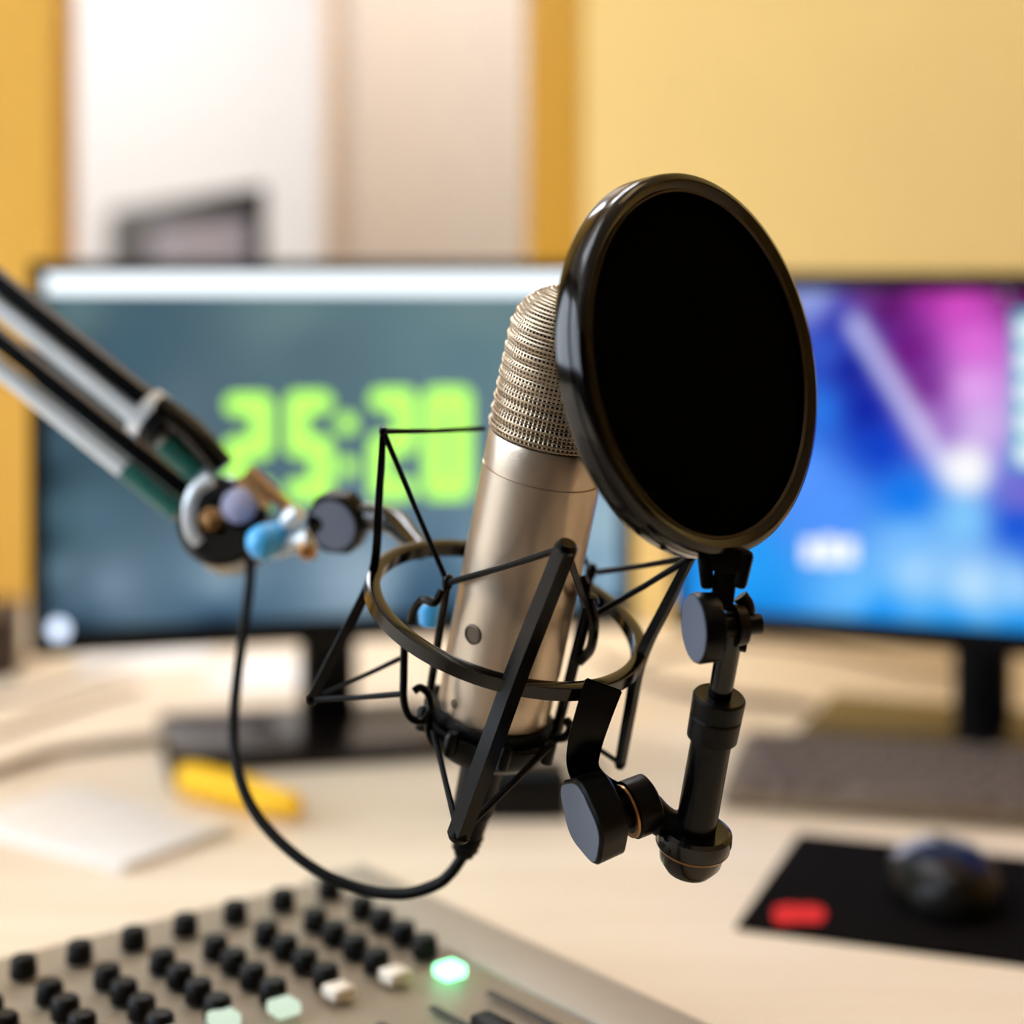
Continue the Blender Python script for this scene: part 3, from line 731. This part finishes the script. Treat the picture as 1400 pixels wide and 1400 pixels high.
# ------------------------------------------------------------------ mixing console
HCn = .050
ZT = ZD+HCn
cyaw = math.radians(38.3)
cu = Vector((math.cos(cyaw), math.sin(cyaw), 0)); cv = Vector((math.sin(cyaw), -math.cos(cyaw), 0))
k0 = on_z(450, 1208, ZT)
mc = thing('mixing_console', 'grey mixing console with rows of black knobs at the front of the desk', 'mixing console', (k0.x, k0.y, ZD), cyaw)
# local frame: x along the row (right), y = away (so channels run toward -y)
def C2L(p): 
    q = p-Vector((k0.x, k0.y, ZD)); return Vector((q.dot(cu), -q.dot(cv), q.z))
eR = C2L(on_z(648, 1250, ZT)).x
eT = C2L(on_z(225, 1246, ZT)).y
bm = B(); box(bm, ((eR-.46)/2, eT-.165, HCn/2-.001), (eR+.46, .33, HCn-.002), bev=.004); obj('chassis', bm, m_panel, mc, local=True)
bm = B(); box(bm, (eR-.020, eT-.165, HCn-.002), (.038, .326, .005), bev=.001); obj('end_panel', bm, m_panel_l, mc, local=True)
kproto = {}
def part_copy(nm, build, m, loc, label=None):
    if nm not in kproto:
        o = obj(nm.split('|')[0], build(), m, mc, local=True, label=label); kproto[nm] = o
    else:
        o = kproto[nm].copy(); COL.objects.link(o); o.parent = mc
    o.location = loc; return o
def knob_bm():
    b_ = B(); lathe(b_, [(0, .0062), (.001, .0066), (.0085, .0060), (.0098, .0050), (.0100, .0001)], Vector((0, 0, 0)), Vector((0, 0, 1)), 20, lobes=10, lobe_amp=.02); return b_
ZK = ZT+.006
rowv = (C2L(on_z(450, 1208, ZK))-C2L(on_z(33, 1315, ZK)))/6
ch0 = C2L(on_z(495, 1237, ZK)); ch3 = C2L(on_z(581, 1290, ZK)); chv = (ch3-ch0)/3
for i in range(8):
    b0 = C2L(on_z(450, 1210, ZK))-rowv*i
    part_copy('knob', knob_bm, m_kn, (b0.x, b0.y, HCn))
    for k in range(4):
        q = ch0-rowv*i+chv*k; part_copy('knob', knob_bm, m_kn, (q.x, q.y, HCn))
bpos = [(615, 1335), (540, 1342), (463, 1364), (388, 1386), (306, 1402)]
m_lit = emat('lit_button_green', (140, 255, 185), 4); m_lit2 = emat('lit_button_dim', (226, 246, 222), .92)
def btn(): 
    b_ = B(); box(b_, (0, 0, .003), (.012, .012, .006), bev=.0015); return b_
bq = C2L(on_z(615, 1335, ZT)); bq2 = C2L(on_z(540, 1343, ZT))
for i in range(7):
    q = C2L(on_z(*bpos[i], ZT)) if i < 5 else C2L(on_z(*bpos[4], ZT))-rowv*(i-4)
    m = m_lit if i == 0 else (m_lit2 if i in (3, 4) else m_btn)
    part_copy('button|%d' % (0 if i == 0 else 1 if i in (3, 4) else 2), btn, m, (q.x, q.y, HCn), 'glowing green button' if i == 0 else 'pale green lit button' if i in (3, 4) else 'ivory button')
def slot(): 
    b_ = B(); box(b_, (0, -.035, .0004), (.004, .07, .0012), bev=.0003); return b_
def cap():
    b_ = B(); box(b_, (0, 0, .005), (.011, .020, .010), bev=.002); return b_
for i in range(7):
    q = (C2L(on_z(590, 1378, ZT)) if i == 0 else C2L(on_z(590, 1378, ZT))-rowv*i)
    part_copy('fader_slot', slot, m_slot, (q.x, q.y, HCn)); part_copy('fader_cap', cap, m_kn, (q.x, q.y-.045, HCn))
q = C2L(on_z(668, 1360, ZT)); part_copy('fader_slot', slot, m_slot, (q.x, q.y, HCn+.0008))

# ------------------------------------------------------------------ small things on the desk
# fat yellow highlighter
sp = on_z(322, 1108, ZD); tv = (on_z(400, 1122, ZD)-on_z(232, 1078, ZD)).normalized()
t = thing('highlighter_pen', 'fat yellow highlighter with a dark end left of the hanging cable', 'highlighter', sp)
o0 = sp+Vector((0, 0, .0135))
bm = B(); lathe(bm, [(-.050, .001), (-.050, .0115), (-.046, .0125), (.018, .0122), (.024, .011)], o0, tv, 28); obj('barrel', bm, m_yellowpad, t)
bm = B(); lathe(bm, [(.024, .0112), (.030, .0105), (.058, .0088), (.062, .006), (.062, .001)], o0, tv, 28); obj('cap', bm, m_yellowpad, t)
bm = B(); lathe(bm, [(-.062, .001), (-.062, .0085), (-.058, .0105), (-.050, .0112)], o0, tv, 28); obj('end_plug', bm, m_cabd, t, label='brown end plug')
# white notebook
npnt = on_z(168, 1196, ZD)
t = thing('notebook', 'white notebook lying at the left edge of the desk', 'notebook', npnt, math.radians(0))
bm = B()
A_ = on_z(168, 1196, ZD)-npnt; Bp = on_z(-60, 1132, ZD)-npnt; Cq = on_z(222, 1152, ZD)-npnt
e_a = Vector((Bp.x, Bp.y)); e_b = Vector((Cq.x, Cq.y)); e_b = Vector((-e_a.y, e_a.x)).normalized(); e_b = e_b if e_b.y > 0 else -e_b; e_b *= .10
for nm, zz0, zz1, m, k in (('cover', 0, .001, m_white, 1), ('pages', .001, .006, m_paper, .98), ('cover', .006, .007, m_white, 1)):
    bm = B(); prism(bm, [(0, 0), tuple(e_b*k), tuple(e_a*k+e_b*k), tuple(e_a*k)], zz0, zz1, .0007); obj(nm, bm, m, t, local=True)
# papers behind the left monitor
for k, (px, py, r_, w, h) in enumerate(((200, 905, .35, .13, .09), (362, 925, -.1, .085, .12))):
    q = on_z(px, py, ZD)
    bm = B(); prism(bm, [(-w/2, -h/2), (w/2, -h/2), (w/2, h/2), (-w/2, h/2)], 0, .003+.002*k)
    o = obj('paper_stack', bm, m_paper, None); o.location = q; o.rotation_euler = (0, 0, r_)
    tag(o, ['white sheets of paper lying behind the lower left corner of the timer monitor', 'small white paper stack on the desk beside the timer monitor stand'][k], 'paper')
# green marker
q = on_z(126, 892, ZD); t = thing('marker_pen', 'small green marker lying behind the timer monitor', 'marker', q)
bm = B(); lathe(bm, [(-.03, .001), (-.03, .008), (.012, .008)], q+Vector((0, 0, .0085)), Vector((1, .1, 0)), 20); obj('barrel', bm, m_green, t)
bm = B(); lathe(bm, [(.012, .0086), (.04, .0078), (.041, .001)], q+Vector((0, 0, .0085)), Vector((1, .1, 0)), 20); obj('cap', bm, m_green, t)
# speaker at the left edge
q = on_z(24, 930, ZD); t = thing('desk_speaker', 'small dark brown speaker at the left edge of the desk', 'speaker', q, .2)
bm = B(); box(bm, (-.055, .05, .030), (.11, .10, .06), bev=.006); obj('cabinet', bm, m_wood_sp, t, local=True)
bm = B(); lathe(bm, [(0, .018), (.003, .025), (.004, .023), (-.002, .004), (0, .0001)], Vector((-.055, -.001, .030)), Vector((0, -1, 0)), 32); obj('cone', bm, m_rubber, t, local=True)
# black adapter block in the middle of the desk
q = on_z(732, 1124, ZD); t = thing('power_adapter', 'small black power adapter on the desk under the microphone', 'adapter', q, .02)
bm = B(); box(bm, (-.012, .025, .016), (.072, .048, .032), bev=.004); obj('case', bm, m_black, t, local=True)
bm = B(); tube(bm, [Vector((.024, .03, .016)), Vector((.04, .05, .012)), Vector((.05, .12, .004)), Vector((.02, .22, .0035))], .0025, smooth=6); obj('lead', bm, m_rubber, t, local=True)
# cables lying on the desk
def dcable(pts, r, m, label):
    bm = B(); tube(bm, [on_z(x, y, ZD)+Vector((0, 0, r)) for x, y in pts], r, n=8, smooth=8); tag(obj('desk_cable', bm, m, None), label, 'cable')
dcable([(-480, 1075), (-60, 1020), (60, 985), (140, 958), (190, 946)], .003, m_cab, 'thin beige cable running towards the back of the desk left of the monitor stand')
dcable([(-480, 1150), (-60, 1075), (60, 1040), (130, 1028), (200, 1020), (255, 1018)], .0045, m_cabd, 'brown cable curving to the base of the timer monitor')
dcable([(-480, 985), (-60, 964), (20, 958), (60, 950), (120, 930), (180, 915)], .0025, m_cabd, 'thin brown cable beside the small speaker')
dcable([(880, 905), (960, 885), (1020, 880), (1100, 888), (1180, 905), (1260, 922), (1330, 926)], .003, m_cabd, 'brown cable on the desk behind the wallpaper monitor stand')
dcable([(820, 905), (900, 940), (1020, 962), (1060, 965), (1112, 975)], .004, m_cabd, 'brown cable passing behind the keyboard')

# ------------------------------------------------------------------ screen in the room beyond
zt = ZC+.1
Ra = Vector(((357-700)/F*2.35, 2.35, zt+.0)); La = Vector(((152-700)/F*3.5, 3.5, zt))
dirv = (La-Ra); Ln = dirv.length; ang = math.atan2(dirv.y, dirv.x)
t = thing('wall_screen', 'dark framed flat screen on a stand in the white room beyond', 'screen', (Ra.x, Ra.y, 0), ang)
bm = B(); box(bm, (Ln/2, 0, zt-.40), (Ln, .014, .80), bev=.003); obj('frame', bm, m_dark, t, local=True)
bm = B(); box(bm, (Ln*.315, .008, zt-.43), (Ln*.57, .004, .78)); obj('panel', bm, m_tv, t, local=True)
bm = B(); box(bm, (Ln/2, -.03, .25), (.08, .03, .5)); box(bm, (Ln/2, -.03, .015), (.5, .4, .03), bev=.004); box(bm, (Ln/2, -.03, .42), (.3, .03, .2)); obj('stand', bm, m_dark, t, local=True)

# ------------------------------------------------------------------ light, camera
w = bpy.data.worlds.new('World'); S.world = w; w.use_nodes = True
bg = w.node_tree.nodes['Background']; bg.inputs[0].default_value = (.78, .88, 1.0, 1); bg.inputs[1].default_value = 6.6
cam = bpy.data.cameras.new('Camera'); co = bpy.data.objects.new('Camera', cam); COL.objects.link(co)
co.location = (0, 0, ZC); co.rotation_euler = (math.pi/2, 0, 0)
cam.sensor_width = 36; cam.sensor_height = 36; cam.sensor_fit = 'HORIZONTAL'
cam.lens = F/1400*36; cam.shift_y = -(700-HZ)/1400
cam.clip_start = .02
cam.dof.use_dof = True; cam.dof.focus_distance = .70; cam.dof.aperture_fstop = cam.lens/20.5
cam.dof.aperture_blades = 0
S.camera = co
vs = S.view_settings
vs.view_transform = 'Standard'; vs.look = 'None'; vs.exposure = EXPO; vs.gamma = 1; vs.use_curve_mapping = False
